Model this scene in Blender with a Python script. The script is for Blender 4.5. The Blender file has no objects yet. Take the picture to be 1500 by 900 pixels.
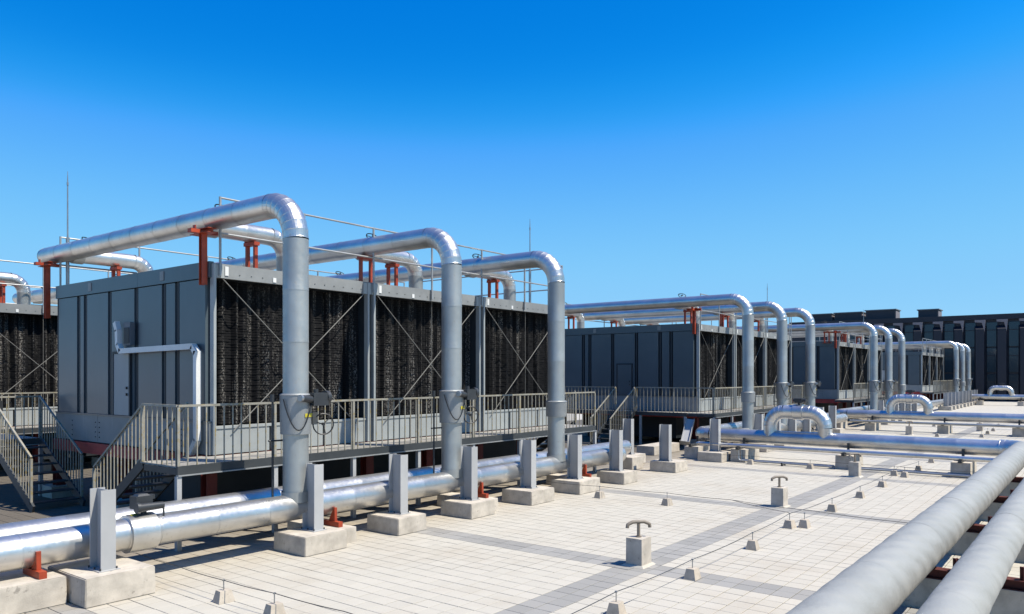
import bpy, bmesh, math, random
import numpy as np
from mathutils import Vector, Matrix
random.seed(7)
R = math.radians
sc = bpy.context.scene
COL = sc.collection

# ------------------------------------------------------------ camera, sky, sun
cam_d = bpy.data.cameras.new('camera')
cam = bpy.data.objects.new('camera', cam_d); COL.objects.link(cam)
cam.location = (0, 0, 3.2)
cam.rotation_euler = (R(90), 0, R(37.716 - 90))
cam_d.sensor_width = 36; cam_d.lens = 36 * 1125.5 / 1500
cam_d.shift_y = (549.8 - 450) / 1500
cam_d.clip_start = 0.05; cam_d.clip_end = 3000
sc.camera = cam

SUN = Vector((0.20, -0.57, 1.0)).normalized()
elev = math.asin(SUN.z); azim = math.atan2(SUN.x, SUN.y)
world = bpy.data.worlds.new('World'); sc.world = world; world.use_nodes = True
wn = world.node_tree.nodes; wl = world.node_tree.links; wn.clear()
sky = wn.new('ShaderNodeTexSky'); sky.sky_type = 'NISHITA'; sky.sun_disc = False
sky.sun_elevation = elev; sky.sun_rotation = azim
sky.altitude = 0; sky.air_density = 1.0; sky.dust_density = 0.0; sky.ozone_density = 3.0
hs = wn.new('ShaderNodeHueSaturation'); hs.inputs['Saturation'].default_value = 1.30
hs.inputs['Value'].default_value = 1.0
bg = wn.new('ShaderNodeBackground'); bg.inputs['Strength'].default_value = 0.094
wo = wn.new('ShaderNodeOutputWorld')
wl.new(sky.outputs[0], hs.inputs['Color']); tint = wn.new('ShaderNodeMix'); tint.data_type = 'RGBA'; tint.blend_type = 'MULTIPLY'; tint.inputs[0].default_value = 1.0
tint.inputs[7].default_value = (0.80, 1.02, 1.38, 1)
wl.new(hs.outputs[0], tint.inputs[6])
# film-like tone curve of the whole sky: deep azure high up, pale blue low down
def scaled(v, k):
    m = wn.new('ShaderNodeVectorMath'); m.operation = 'SCALE'; m.inputs['Scale'].default_value = k
    wl.new(v, m.inputs[0]); return m.outputs[0]
cv = wn.new('ShaderNodeRGBCurve'); cm = cv.mapping; cm.use_clip = False
for ci, pts in enumerate((((0, 0), (.050, .001), (.066, .008), (.098, .088), (.20, .20), (.376, .262), (1, .36)),
                          ((0, 0), (.225, .200), (.262, .245), (.29, .30), (.345, .395), (.55, .56), (.82, .615), (1, .65)),
                          ((0, 0), (.60, .62), (.74, .735), (.80, .77), (.92, .90), (.97, .965), (1.0, .965)))):
    c_ = cm.curves[ci]
    while len(c_.points) < len(pts): c_.points.new(.5, .5)
    for p_, (a, b) in zip(c_.points, pts): p_.location = (a, b)
cm.extend = 'HORIZONTAL'; cm.update()
wl.new(scaled(tint.outputs[2], .15), cv.inputs['Color']); wl.new(scaled(cv.outputs[0], 1/.15), bg.inputs[0]); wl.new(bg.outputs[0], wo.inputs[0])

sun_d = bpy.data.lights.new('sun', 'SUN'); sun_d.energy = 5.0; sun_d.angle = R(0.53); sun_d.color = (1.0, 0.94, 0.83)
sun = bpy.data.objects.new('sun', sun_d); COL.objects.link(sun)
sun.rotation_euler = SUN.to_track_quat('Z', 'Y').to_euler(); sun.location = SUN * 50
sc.view_settings.view_transform = 'Standard'; sc.view_settings.look = 'None'
sc.view_settings.exposure = 0.68; sc.view_settings.gamma = 1.0

# ------------------------------------------------------------ materials
class N:
    def __init__(s, name):
        s.m = bpy.data.materials.new(name); s.m.use_nodes = True
        s.t = s.m.node_tree; s.n = s.t.nodes; s.b = s.n['Principled BSDF']
    def add(s, typ, **kw):
        n = s.n.new(typ)
        for k, v in kw.items():
            if k in n.inputs: n.inputs[k].default_value = v
            else: setattr(n, k, v)
        return n
    def link(s, a, b): s.t.links.new(a, b)
    def pos(s, scale=(1, 1, 1), kind='obj'):
        tc = s.add('ShaderNodeTexCoord'); mp = s.add('ShaderNodeMapping')
        mp.inputs['Scale'].default_value = scale
        if kind == 'world':
            g = s.add('ShaderNodeNewGeometry'); s.link(g.outputs['Position'], mp.inputs[0])
        else: s.link(tc.outputs['Object'], mp.inputs[0])
        return mp.outputs[0]
    def noise(s, scale, vec=None, detail=4, rough=0.6):
        n = s.add('ShaderNodeTexNoise'); n.inputs['Scale'].default_value = scale
        n.inputs['Detail'].default_value = detail; n.inputs['Roughness'].default_value = rough
        if vec: s.link(vec, n.inputs['Vector'])
        return n.outputs['Fac']
    def ramp(s, fac, stops):
        r = s.add('ShaderNodeValToRGB'); e = r.color_ramp.elements
        while len(e) < len(stops): e.new(0.5)
        for el, (p, c) in zip(e, stops):
            el.position = p; el.color = (c, c, c, 1) if not isinstance(c, tuple) else (*c, 1)
        s.link(fac, r.inputs[0]); return r.outputs[0]
    def mix(s, fac, a, b, mode='MIX'):
        m = s.add('ShaderNodeMix', data_type='RGBA', blend_type=mode)
        for i, v in ((0, fac), (6, a), (7, b)):
            if isinstance(v, (int, float)): m.inputs[i].default_value = v
            elif isinstance(v, tuple): m.inputs[i].default_value = (*v, 1)
            else: s.link(v, m.inputs[i])
        return m.outputs[2]
    def math(s, op, a, b=0.0, c=None):
        m = s.add('ShaderNodeMath', operation=op)
        for i, v in enumerate((a, b) if c is None else (a, b, c)):
            if isinstance(v, (int, float)): m.inputs[i].default_value = v
            else: s.link(v, m.inputs[i])
        return m.outputs[0]
    def bump(s, h, strength=0.2, dist=0.01):
        b = s.add('ShaderNodeBump'); b.inputs['Strength'].default_value = strength; b.inputs['Distance'].default_value = dist
        s.link(h, b.inputs['Height']); s.link(b.outputs[0], s.b.inputs['Normal'])
    def set(s, **kw):
        for k, v in kw.items():
            k = {'color': 'Base Color', 'rough': 'Roughness', 'metal': 'Metallic', 'spec': 'Specular IOR Level'}[k]
            if isinstance(v, tuple): s.b.inputs[k].default_value = (*v, 1)
            elif isinstance(v, (int, float)): s.b.inputs[k].default_value = v
            else: s.link(v, s.b.inputs[k])
    def rnd(s):
        return s.add('ShaderNodeObjectInfo').outputs['Random']

def m_clad(name, base, r0, r1, metal=1.0, dirt=0.25):
    k = N(name); p = k.pos(kind='world')
    a = k.noise(1.3, p, 3); b = k.noise(14, p, 4)
    c = k.ramp(a, [(0.3, tuple(x * (1 - dirt) for x in base)), (0.7, base)])
    rr = k.rnd(); rc = k.ramp(rr, [(0, 0.93), (1, 1.0)])
    c = k.mix(1.0, c, rc, 'MULTIPLY')
    spots = k.ramp(b, [(0.60, 0.0), (0.72, 1.0)])
    c = k.mix(k.math('MULTIPLY', spots, 0.35), c, (0.30, 0.27, 0.22))
    rg = k.math('MULTIPLY_ADD', b, (r1 - r0) * 1.4, r0 - 0.2 * (r1 - r0))
    k.set(color=c, rough=rg, metal=metal)
    k.bump(k.noise(5, p, 2), 0.25, 0.02)
    return k.m
M = {}
M['clad'] = m_clad('aluminium_cladding', (0.68, 0.67, 0.64), 0.29, 0.44, 0.90)
M['clad_dull'] = m_clad('galvanised_cladding', (0.42, 0.43, 0.41), 0.38, 0.56, 0.68)

def m_plain(name, col, rough, metal=0.0, var=0.25, scale=3.0, bump=0.1, spots=None, streak=None, ga=.64):
    k = N(name); p = k.pos(kind='world')
    n = k.noise(scale, p, 5)
    c = k.ramp(n, [(0.3, tuple(x * (1 - var) for x in col)), (0.7, tuple(min(1, x * (1 + var * .35)) for x in col))])
    c = k.mix(1.0, c, k.ramp(k.rnd(), [(0, 0.9), (1, 1.0)]), 'MULTIPLY')
    if spots:
        s = k.ramp(k.noise(scale * 2.3, p, 6, 0.7), [(spots[1], 0.0), (spots[1] + 0.08, 1.0)])
        c = k.mix(s, c, spots[0])
    if streak:
        s = k.ramp(k.noise(1.0, k.pos((9, 9, 0.7), 'world'), 5, 0.65), [(streak[1], 0.0), (streak[1] + 0.2, streak[2])])
        c = k.mix(s, c, streak[0])
    if ga != 1: c = k.mix(1.0, c, (ga, ga, ga), 'MULTIPLY')
    k.set(color=c, rough=rough, metal=metal)
    if bump: k.bump(k.noise(scale * 12, p, 4), bump, 0.004)
    return k.m
M['wall'] = m_plain('blue_grey_panel_paint', (0.070, 0.092, 0.106), 0.30, 0.0, 0.14, 0.8, 0.03, streak=((0.14, 0.15, 0.15), 0.6, 0.35), ga=1)
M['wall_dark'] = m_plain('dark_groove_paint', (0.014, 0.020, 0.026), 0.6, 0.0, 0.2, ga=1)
M['fascia'] = m_plain('weathered_zinc_sheet', (0.36, 0.37, 0.36), 0.5, 0.1, 0.18, 2.5, 0.05, streak=((0.2, 0.21, 0.21), 0.6, 0.5))
M['basin'] = m_plain('basin_panel_grey', (0.46, 0.49, 0.48), 0.5, 0.0, 0.14, 1.5, 0.04, streak=((0.30, 0.30, 0.28), 0.62, 0.5))
M['band'] = m_plain('basin_band_grey', (0.20, 0.215, 0.215), 0.5, 0.0, 0.16, 1.5, 0.04, streak=((0.34, 0.34, 0.32), 0.6, 0.4), ga=1)
M['white_metal'] = m_plain('white_enamel', (0.66, 0.66, 0.63), 0.4, 0.0, 0.1, 2.0, 0.02, ga=1)
M['door'] = m_plain('pale_door_paint', (0.27, 0.285, 0.285), 0.45, 0.0, 0.08, 1.0, 0.02, ga=1)
M['concrete'] = m_plain('cast_concrete', (0.52, 0.465, 0.385), 0.9, 0, 0.30, 3.5, 0.5, ((0.27, 0.24, 0.20), 0.60), ((0.30, 0.27, 0.23), 0.58, 0.5), ga=.92)
M['conc_small'] = m_plain('small_block_concrete', (0.47, 0.41, 0.33), 0.9, 0, 0.25, 7, 0.5, ((0.25, 0.22, 0.18), 0.62), ga=.92)
M['steel'] = m_plain('grey_painted_steel', (0.57, 0.57, 0.56), 0.45, 0.0, 0.10, 2.2, 0.05, ((0.36, 0.33, 0.30), 0.68))
M['rail'] = m_plain('aged_galvanised_rail', (0.46, 0.435, 0.36), 0.55, 0.1, 0.3, 5, 0.05, ((0.40, 0.31, 0.13), 0.54))
M['deck_steel'] = m_plain('dark_edge_steel', (0.065, 0.072, 0.075), 0.5, 0.1, 0.25, 2.2, 0.05)
M['deck'] = m_plain('deck_plate', (0.52, 0.49, 0.43), 0.6, 0.1, 0.3, 3.0, 0.2, ((0.3, 0.26, 0.2), 0.6))
M['red'] = m_plain('red_oxide_paint', (0.52, 0.068, 0.018), 0.5, 0, 0.35, 4, 0.1, ((0.16, 0.045, 0.03), 0.62))
M['red_dark'] = m_plain('dark_red_primer', (0.21, 0.022, 0.018), 0.6, 0, 0.3, 3, 0.1)
M['black'] = m_plain('black_rubber', (0.018, 0.019, 0.022), 0.5, 0, 0.2, 3, 0)
M['act'] = m_plain('actuator_grey_casting', (0.055, 0.06, 0.065), 0.45, 0.2, 0.2, 6, 0.05)
M['galv'] = m_plain('galvanised_rod', (0.55, 0.57, 0.58), 0.4, 0.8, 0.2, 5, 0.02)
M['yellow'] = m_plain('yellow_tape', (0.72, 0.62, 0.05), 0.5, 0, 0.15, 8, 0)
M['rust'] = m_plain('beige_vent_paint', (0.36, 0.30, 0.23), 0.6, 0, 0.3, 9, 0.1)
M['wrap'] = None
k = N('painted_cloth_wrap'); p = k.pos(kind='world')
c = k.ramp(k.noise(0.9, p, 4), [(0.3, (0.225, 0.227, 0.21)), (0.7, (0.28, 0.28, 0.26))])
c = k.mix(k.ramp(k.noise(6, p, 6, .7), [(0.66, 0.0), (0.78, 0.4)]), c, (0.20, 0.20, 0.195))
tc = k.pos((1, 1, 1), 'world'); wv = k.add('ShaderNodeTexWave', wave_type='BANDS', bands_direction='DIAGONAL')
wv.inputs['Scale'].default_value = 1.1; wv.inputs['Distortion'].default_value = 5.0; wv.inputs['Detail'].default_value = 3
k.link(tc, wv.inputs[0]); k.set(color=c, rough=0.55)
k.bump(k.math('ADD', wv.outputs['Fac'], k.noise(7, p, 5)), 0.6, 0.02); M['wrap'] = k.m
# tiles
k = N('pale_paving_tile'); p = k.pos(kind='world')
c = k.ramp(k.rnd(), [(0, (0.395, 0.369, 0.310)), (0.5, (0.409, 0.382, 0.321)), (1, (0.422, 0.393, 0.331))])
TILE = k
def tile_dirt_and_shade(k, c, col=(0.415, 0.349, 0.257)):
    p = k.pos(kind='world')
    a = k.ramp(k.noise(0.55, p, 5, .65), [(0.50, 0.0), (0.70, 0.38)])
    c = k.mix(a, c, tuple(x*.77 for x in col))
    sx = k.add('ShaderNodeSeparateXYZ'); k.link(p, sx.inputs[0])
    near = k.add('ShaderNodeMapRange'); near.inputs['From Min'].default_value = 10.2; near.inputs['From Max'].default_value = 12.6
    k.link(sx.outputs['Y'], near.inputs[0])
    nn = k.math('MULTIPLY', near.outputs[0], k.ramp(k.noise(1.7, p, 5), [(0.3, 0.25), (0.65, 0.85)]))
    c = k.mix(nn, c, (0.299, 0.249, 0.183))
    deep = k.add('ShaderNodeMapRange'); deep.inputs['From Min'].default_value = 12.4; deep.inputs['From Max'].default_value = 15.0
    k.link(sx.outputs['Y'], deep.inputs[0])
    c = k.mix(k.math('MULTIPLY', deep.outputs[0], 0.9), c, (0.071, 0.060, 0.046))  # shade under and behind the towers painted into the tile colour
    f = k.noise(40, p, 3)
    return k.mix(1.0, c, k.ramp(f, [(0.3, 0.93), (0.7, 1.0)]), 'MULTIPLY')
k.set(color=tile_dirt_and_shade(k, c), rough=0.8); k.bump(k.noise(60, p, 3), 0.2, 0.003); M['tile'] = k.m
k = N('pale_tile_field')
g = k.add('ShaderNodeNewGeometry'); c = k.ramp(g.outputs['Random Per Island'], [(0, (0.395, 0.369, 0.310)), (0.5, (0.409, 0.382, 0.321)), (1, (0.422, 0.393, 0.331))])
k.set(color=tile_dirt_and_shade(k, c), rough=0.8); M['tile_field'] = k.m
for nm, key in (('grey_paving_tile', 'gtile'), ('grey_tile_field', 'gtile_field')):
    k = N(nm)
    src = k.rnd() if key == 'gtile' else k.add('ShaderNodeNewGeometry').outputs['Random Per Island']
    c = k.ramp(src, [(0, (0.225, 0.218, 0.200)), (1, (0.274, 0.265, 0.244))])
    k.set(color=tile_dirt_and_shade(k, c, (0.349, 0.324, 0.282)), rough=0.8); M[key] = k.m
# base sheet: mortar under the tiles, tile pattern farther out
k = N('roof_base'); p = k.pos(kind='world')
br = k.add('ShaderNodeTexBrick'); br.offset = 0.0; br.squash = 1.0
P = 7.0 / 24
for a, b in (('Scale', 1.0), ('Mortar Size', 0.010), ('Brick Width', P), ('Row Height', P)): br.inputs[a].default_value = b
br.inputs['Color1'].default_value = (0.409, 0.383, 0.330, 1); br.inputs['Color2'].default_value = (0.390, 0.368, 0.313, 1)
br.inputs['Mortar'].default_value = (0.232, 0.216, 0.191, 1); k.link(p, br.inputs[0])
sx = k.add('ShaderNodeSeparateXYZ'); k.link(p, sx.inputs[0])
X0, X1, Y0, Y1 = -2.0, 62.0, -3.0, 30.0
def inside(v, a, b): return k.math('MULTIPLY', k.math('GREATER_THAN', v, a), k.math('LESS_THAN', v, b))
ins = k.math('MULTIPLY', inside(sx.outputs['X'], X0, X1), inside(sx.outputs['Y'], Y0, Y1))
k.set(color=k.mix(ins, br.outputs['Color'], (0.124, 0.115, 0.100)), rough=0.85); M['base'] = k.m
# louvre fill: black plastic sheets with scale running down
k = N('black_fill_with_scale')
o = k.pos((1, 1, 1), 'world')
fold = k.noise(1.0, k.pos((5.2, 5.2, 0.13), 'world'), 4, .7)
fine = k.noise(1.0, k.pos((34, 34, 20), 'world'), 5, .85)
patch = k.noise(0.55, o, 2)
a = k.ramp(fold, [(0.49, 0.0), (0.64, 1.0)]); b = k.ramp(fine, [(0.49, 0.0), (0.60, 1.0)])
f = k.math('MULTIPLY', k.math('MULTIPLY', a, b), k.ramp(patch, [(0.35, 0.15), (0.62, 1.0)]))
k.set(color=k.mix(f, (0.004, 0.004, 0.0045), (0.37, 0.345, 0.305)), rough=0.8, spec=0.15); M['fill'] = k.m
k = N('dark_window_glass'); k.set(color=(0.012, 0.03, 0.045), rough=0.12, spec=0.5); M['glass'] = k.m
M['facade'] = m_plain('dark_navy_facade', (0.012, 0.016, 0.030), 0.55, 0, 0.2, 0.3, 0)
M['cap'] = m_plain('sunlit_notch_and_grille', (0.30, 0.27, 0.28), 0.7, 0, 0.1, 0.5, 0)  # on the fins this pale tone stands in for sunlight
M['plant'] = m_plain('rooftop_unit_sheet', (0.035, 0.04, 0.05), 0.6, 0, 0.2, 0.5, 0)
M['sign'] = m_plain('grey_screen', (0.20, 0.22, 0.24), 0.6, 0, 0.1, 1, 0)

# ------------------------------------------------------------ mesh helpers
class MB:
    def __init__(s): s.v = []; s.f = []
    def add(s, vs, fs):
        o = len(s.v); s.v += [tuple(x) for x in vs]; s.f += [tuple(i + o for i in q) for q in fs]; return s
    def box(s, x0, x1, y0, y1, z0, z1):
        return s.add([(x0,y0,z0),(x1,y0,z0),(x1,y1,z0),(x0,y1,z0),(x0,y0,z1),(x1,y0,z1),(x1,y1,z1),(x0,y1,z1)],
              [(0,3,2,1),(4,5,6,7),(0,1,5,4),(1,2,6,5),(2,3,7,6),(3,0,4,7)])
    def cbox(s, cx, cy, cz, dx, dy, dz): return s.box(cx-dx/2,cx+dx/2,cy-dy/2,cy+dy/2,cz-dz/2,cz+dz/2)
    def frustum(s, x0,x1,y0,y1,z0,z1,ins):
        return s.add([(x0,y0,z0),(x1,y0,z0),(x1,y1,z0),(x0,y1,z0),(x0+ins,y0+ins,z1),(x1-ins,y0+ins,z1),(x1-ins,y1-ins,z1),(x0+ins,y1-ins,z1)],
              [(0,3,2,1),(4,5,6,7),(0,1,5,4),(1,2,6,5),(2,3,7,6),(3,0,4,7)])
    def tube(s, pts, r, n=16, caps=True):
        pts = [Vector(p) for p in pts]; m = len(pts)
        rs = r if isinstance(r, (list, tuple)) else [r] * m
        T = []
        for i in range(m):
            a = (pts[i] - pts[i-1]).normalized() if i else None
            b = (pts[i+1] - pts[i]).normalized() if i < m-1 else None
            T.append(((a or b) + (b or a)).normalized() if (a is None or b is None or (a+b).length > 1e-4) else a)
        up = Vector((0,0,1)) if abs(T[0].z) < .9 else Vector((1,0,0))
        u = T[0].cross(up).normalized(); vs = []
        for i in range(m):
            u = (u - T[i] * u.dot(T[i])).normalized(); w = T[i].cross(u)
            k_ = 1.0
            if 0 < i < m-1:
                d = (pts[i]-pts[i-1]).normalized().dot(T[i]); k_ = 1.0 / max(d, .5)
            for j in range(n):
                t = 2*math.pi*j/n
                vs.append(pts[i] + (u*math.cos(t) + w*math.sin(t)) * rs[i] * (1 if k_ < 1.05 else 1.0))
        fs = [(i*n+j, i*n+(j+1)%n, (i+1)*n+(j+1)%n, (i+1)*n+j) for i in range(m-1) for j in range(n)]
        if caps: fs += [tuple(range(n))[::-1], tuple(range((m-1)*n, m*n))]
        return s.add(vs, fs)
    def beam(s, a, b, w, h=None, up=(0,0,1)):
        a, b = Vector(a), Vector(b); h = h or w; d = (b-a).normalized(); upv = Vector(up)
        if abs(d.dot(upv)) > .98: upv = Vector((0,1,0))
        u = d.cross(upv).normalized()*w/2; v = d.cross(u).normalized()*h/2
        return s.add([a-u-v,a+u-v,a+u+v,a-u+v,b-u-v,b+u-v,b+u+v,b-u+v],[(0,3,2,1),(4,5,6,7),(0,1,5,4),(1,2,6,5),(2,3,7,6),(3,0,4,7)])
    def mesh(s, name, mat, smooth=None):
        me = bpy.data.meshes.new(name); me.from_pydata(s.v, [], s.f); me.materials.append(mat)
        bm = bmesh.new(); bm.from_mesh(me); bmesh.ops.recalc_face_normals(bm, faces=bm.faces[:])
        if smooth is not None:
            for f in bm.faces: f.smooth = True
            for e in bm.edges:
                if len(e.link_faces) == 2 and e.calc_face_angle(0) > R(smooth): e.smooth = False
        bm.to_mesh(me); bm.free(); return me

def link(name, data, parent=None, loc=(0,0,0), rot=None):
    o = bpy.data.objects.new(name, data); COL.objects.link(o)
    o.location = loc
    if rot is not None: o.rotation_euler = rot
    if parent: o.parent = parent
    return o
def part(name, mb, mat, parent=None, smooth=None, loc=(0,0,0), rot=None):
    return link(name, mb.mesh(name, mat, smooth), parent, loc, rot)
def tag(o, label, cat, group=None):
    o['label'] = label; o['category'] = cat
    if group: o['group'] = group
    return o
def thing(name, label, cat, loc=(0,0,0), group=None, rz=0):
    o = link(name, None, None, loc, (0,0,rz)); o.empty_display_size = 0.2
    return tag(o, label, cat, group)
KIDS = {}
def copy_tree(o, loc=None, label=None, parent=None):
    c = o.copy(); COL.objects.link(c)
    if parent: c.parent = parent
    if loc is not None: c.location = loc
    if label: c['label'] = label
    for ch in list(o.children): copy_tree(ch, parent=c)
    return c

# pipe pieces ---------------------------------------------------------------
CACHE = {}
def sect_mesh(r, L, mat, n=32):
    key = (round(r,4), round(L,3), mat.name)
    if key not in CACHE:
        mb = MB(); mb.tube([(0,0,0),(0,0,.03),(0,0,.045),(0,0,L-.012),(0,0,L)], [r+.003, r+.003, r, r, r], n, False)
        CACHE[key] = mb.mesh('cladding_section', mat, 40)
    return CACHE[key]
def sections(parent, a, b, r, mat, step=1.0, name='cladding_section'):
    a, b = Vector(a), Vector(b); L = (b-a).length; n = max(1, round(L/step)); s = L/n
    q = (b-a).normalized().to_track_quat('Z', 'Y').to_euler()
    for i in range(n):
        o = link(name, sect_mesh(r, s, mat), parent, a + (b-a)*(i/n))
        o.rotation_euler = q
def elbow(parent, a, corner, b, r, mat, gores=6, name='elbow'):
    """quarter bend from a to b round the corner point"""
    a, c, b = Vector(a), Vector(corner), Vector(b); o = a + b - c
    m = MB(); pts = []; rs = []
    for i in range(gores+1):
        t = (math.pi/2)*i/gores
        pt = o + (a-o)*math.cos(t) + (b-o)*math.sin(t)
        pts.append(pt); rs.append(r+.003)
    # lips at each gore
    P2 = []; R2 = []
    for i in range(gores):
        p0, p1 = pts[i], pts[i+1]
        P2 += [p0, p0+(p1-p0)*.10, p0+(p1-p0)*.16, p1-(p1-p0)*.01]; R2 += [r+.005, r+.005, r+.001, r+.001]
    P2.append(pts[-1]); R2.append(r+.001)
    m.tube(P2, R2, 32, False)
    return part(name, m, mat, parent, 9)
def cap(parent, p, d, r, mat):
    d = Vector(d).normalized(); p = Vector(p)
    m = MB(); m.tube([p-d*.02, p, p+d*.06, p+d*.10, p+d*.115], [r+.004, r+.004, r*.86, r*.55, r*.05], 32)
    return part('end_cap', m, mat, parent, 50)
def wheel(parent, c, axis, r, spokes=4):
    c = Vector(c); ax = Vector(axis).normalized(); u = ax.orthogonal().normalized(); v = ax.cross(u)
    m = MB(); ring = [c+(u*math.cos(t)+v*math.sin(t))*r for t in [2*math.pi*i/20 for i in range(21)]]
    m.tube(ring, .014, 6, False)
    for i in range(spokes):
        t = 2*math.pi*i/spokes; m.tube([c, c+(u*math.cos(t)+v*math.sin(t))*r], .010, 5)
    m.tube([c-ax*.03, c+ax*.03], .03, 8)
    return part('handwheel', m, M['black'], parent, 40)

# ============================================================ ROOF FLOOR
base = part('rooftop_floor', MB().add([(-600,-600,-.016),(900,-600,-.016),(900,900,-.016),(-600,900,-.016)], [(0,1,2,3)]), M['base'])
base['kind'] = 'structure'
F_ = 1125.5; A_ = R(37.716); fx, fy = math.cos(A_), math.sin(A_)
def pix(x, y, z):
    c = x*fx + y*fy; a = x*fy - y*fx
    if c < .1: return (-9999, -9999, c)
    return (750 + F_*a/c, 549.8 - F_*(z-3.2)/c, c)
GX, GY = 11.16, 5.92     # grid origin: corner of the grey bands
def is_grey(i, j): return (i % 24) in (0, 1) or j in (0, 1)
tiles = []
ni0, ni1 = math.floor((X0-GX)/P), math.floor((X1-GX)/P)
nj0, nj1 = math.floor((Y0-GY)/P), math.floor((Y1-GY)/P)
for i in range(ni0, ni1):
    for j in range(nj0, nj1):
        cx, cy = GX+(i+.5)*P, GY+(j+.5)*P
        u, v, d = pix(cx, cy, 0)
        tiles.append((d, u, v, cx, cy, is_grey(i, j)))
vis = sorted([t for t in tiles if 0 < t[1] < 1500 and 0 < t[2] < 897 and not (t[4] < 2.45 and t[4] > .85) and t[4] < 11.0
              and (t[4] > 2.45 or t[3] < 14)], key=lambda t: t[0])
single = set((t[3], t[4]) for t in vis[:298])
h = P/2 - .0058
tb = MB(); q = h-.004
tb.add([(-h,-h,-.02),(h,-h,-.02),(h,h,-.02),(-h,h,-.02),(-h,-h,-.003),(h,-h,-.003),(h,h,-.003),(-h,h,-.003),(-q,-q,0),(q,-q,0),(q,q,0),(-q,q,0)],
       [(0,1,5,4),(1,2,6,5),(2,3,7,6),(3,0,4,7),(4,5,9,8),(5,6,10,9),(6,7,11,10),(7,4,8,11),(8,9,10,11)])
tm = tb.mesh('paving_tile', M['tile']); tg = tb.mesh('paving_tile', M['gtile'])
fld = {False: [], True: []}
for d, u, v, cx, cy, g in tiles:
    if (cx, cy) in single:
        o = link('paving_tile', tg if g else tm, base, (cx+random.uniform(-.0012,.0012), cy+random.uniform(-.0012,.0012), random.uniform(-.0015,.001)))
        o.rotation_euler = (random.uniform(-.0025,.0025), random.uniform(-.0025,.0025), random.uniform(-.003,.003))
    else: fld[g].append((cx, cy))
for g, lst in fld.items():
    a = np.array(lst); n = len(a); rng = np.random.default_rng(3)
    loc = np.zeros((n, 8, 3)); hh = h
    cor = np.array([(-1,-1),(1,-1),(1,1),(-1,1)])*hh
    jit = rng.uniform(-.0012,.0012,(n,1,2)); tilt = rng.uniform(-.0025,.0025,(n,2)); zz = rng.uniform(-.0015,.001,(n,1))
    loc[:, :4, :2] = a[:,None,:]+cor[None]+jit; loc[:, :4, 2] = -.0155
    loc[:, 4:, :2] = loc[:, :4, :2]; loc[:, 4:, 2] = zz + (cor[None,:,0]*tilt[:,None,0]+cor[None,:,1]*tilt[:,None,1])
    fq = np.array([(0,1,5,4),(1,2,6,5),(2,3,7,6),(3,0,4,7),(4,5,6,7)])
    faces = (fq[None]+np.arange(n)[:,None,None]*8).reshape(-1,4)
    me = bpy.data.meshes.new('tile_field'); me.vertices.add(n*8); me.vertices.foreach_set('co', loc.reshape(-1))
    me.loops.add(len(faces)*4); me.loops.foreach_set('vertex_index', faces.reshape(-1))
    me.polygons.add(len(faces)); me.polygons.foreach_set('loop_start', np.arange(0, len(faces)*4, 4)); me.polygons.foreach_set('loop_total', np.full(len(faces), 4))
    me.materials.append(M['gtile_field'] if g else M['tile_field']); me.update(calc_edges=True); me.shade_flat()
    o = link('tile_field', me, base); o['kind'] = 'stuff'

# ============================================================ COOLING TOWER
CW = 4.3; NC = 3; TL = CW*NC; TD = 7.4        # cell width, cells, tower length, depth
ZB, ZBT, ZF, ZT = 1.55, 2.13, 5.22, 5.52       # basin bottom / basin top / fascia bottom / top
def hnoise(i, s): return math.sin(i*12.9898 + s*78.233)*43758.5453 % 1.0
def make_fill(w, hgt):
    m = MB(); nx = 56; nz = 52; dz = hgt/nz
    fold = [ .050*math.sin(i*1.55) + .035*math.sin(i*.47+1.3) + .02*math.sin(i*2.3) for i in range(nx+1)]
    for k_ in range(nz):
        vs = []
        for i in range(nx+1):
            x = w*i/nx; z0 = k_*dz; dy = fold[i]+.014*(hnoise(i, k_)-.5)
            vs += [(x, dy, z0), (x+.01*(hnoise(k_, i)-.5), dy+.010, z0+dz*.97)]
        m.add(vs, [(2*i, 2*i+2, 2*i+3, 2*i+1) for i in range(nx)])
    return m
def hbeam(m, x, y, z0, z1, w, d, t=.014):
    m.box(x-w/2, x+w/2, y-d/2, y-d/2+t, z0, z1); m.box(x-w/2, x+w/2, y+d/2-t, y+d/2, z0, z1)
    m.box(x-t/2, x+t/2, y-d/2+t+.001, y+d/2-t-.001, z0, z1)
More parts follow.
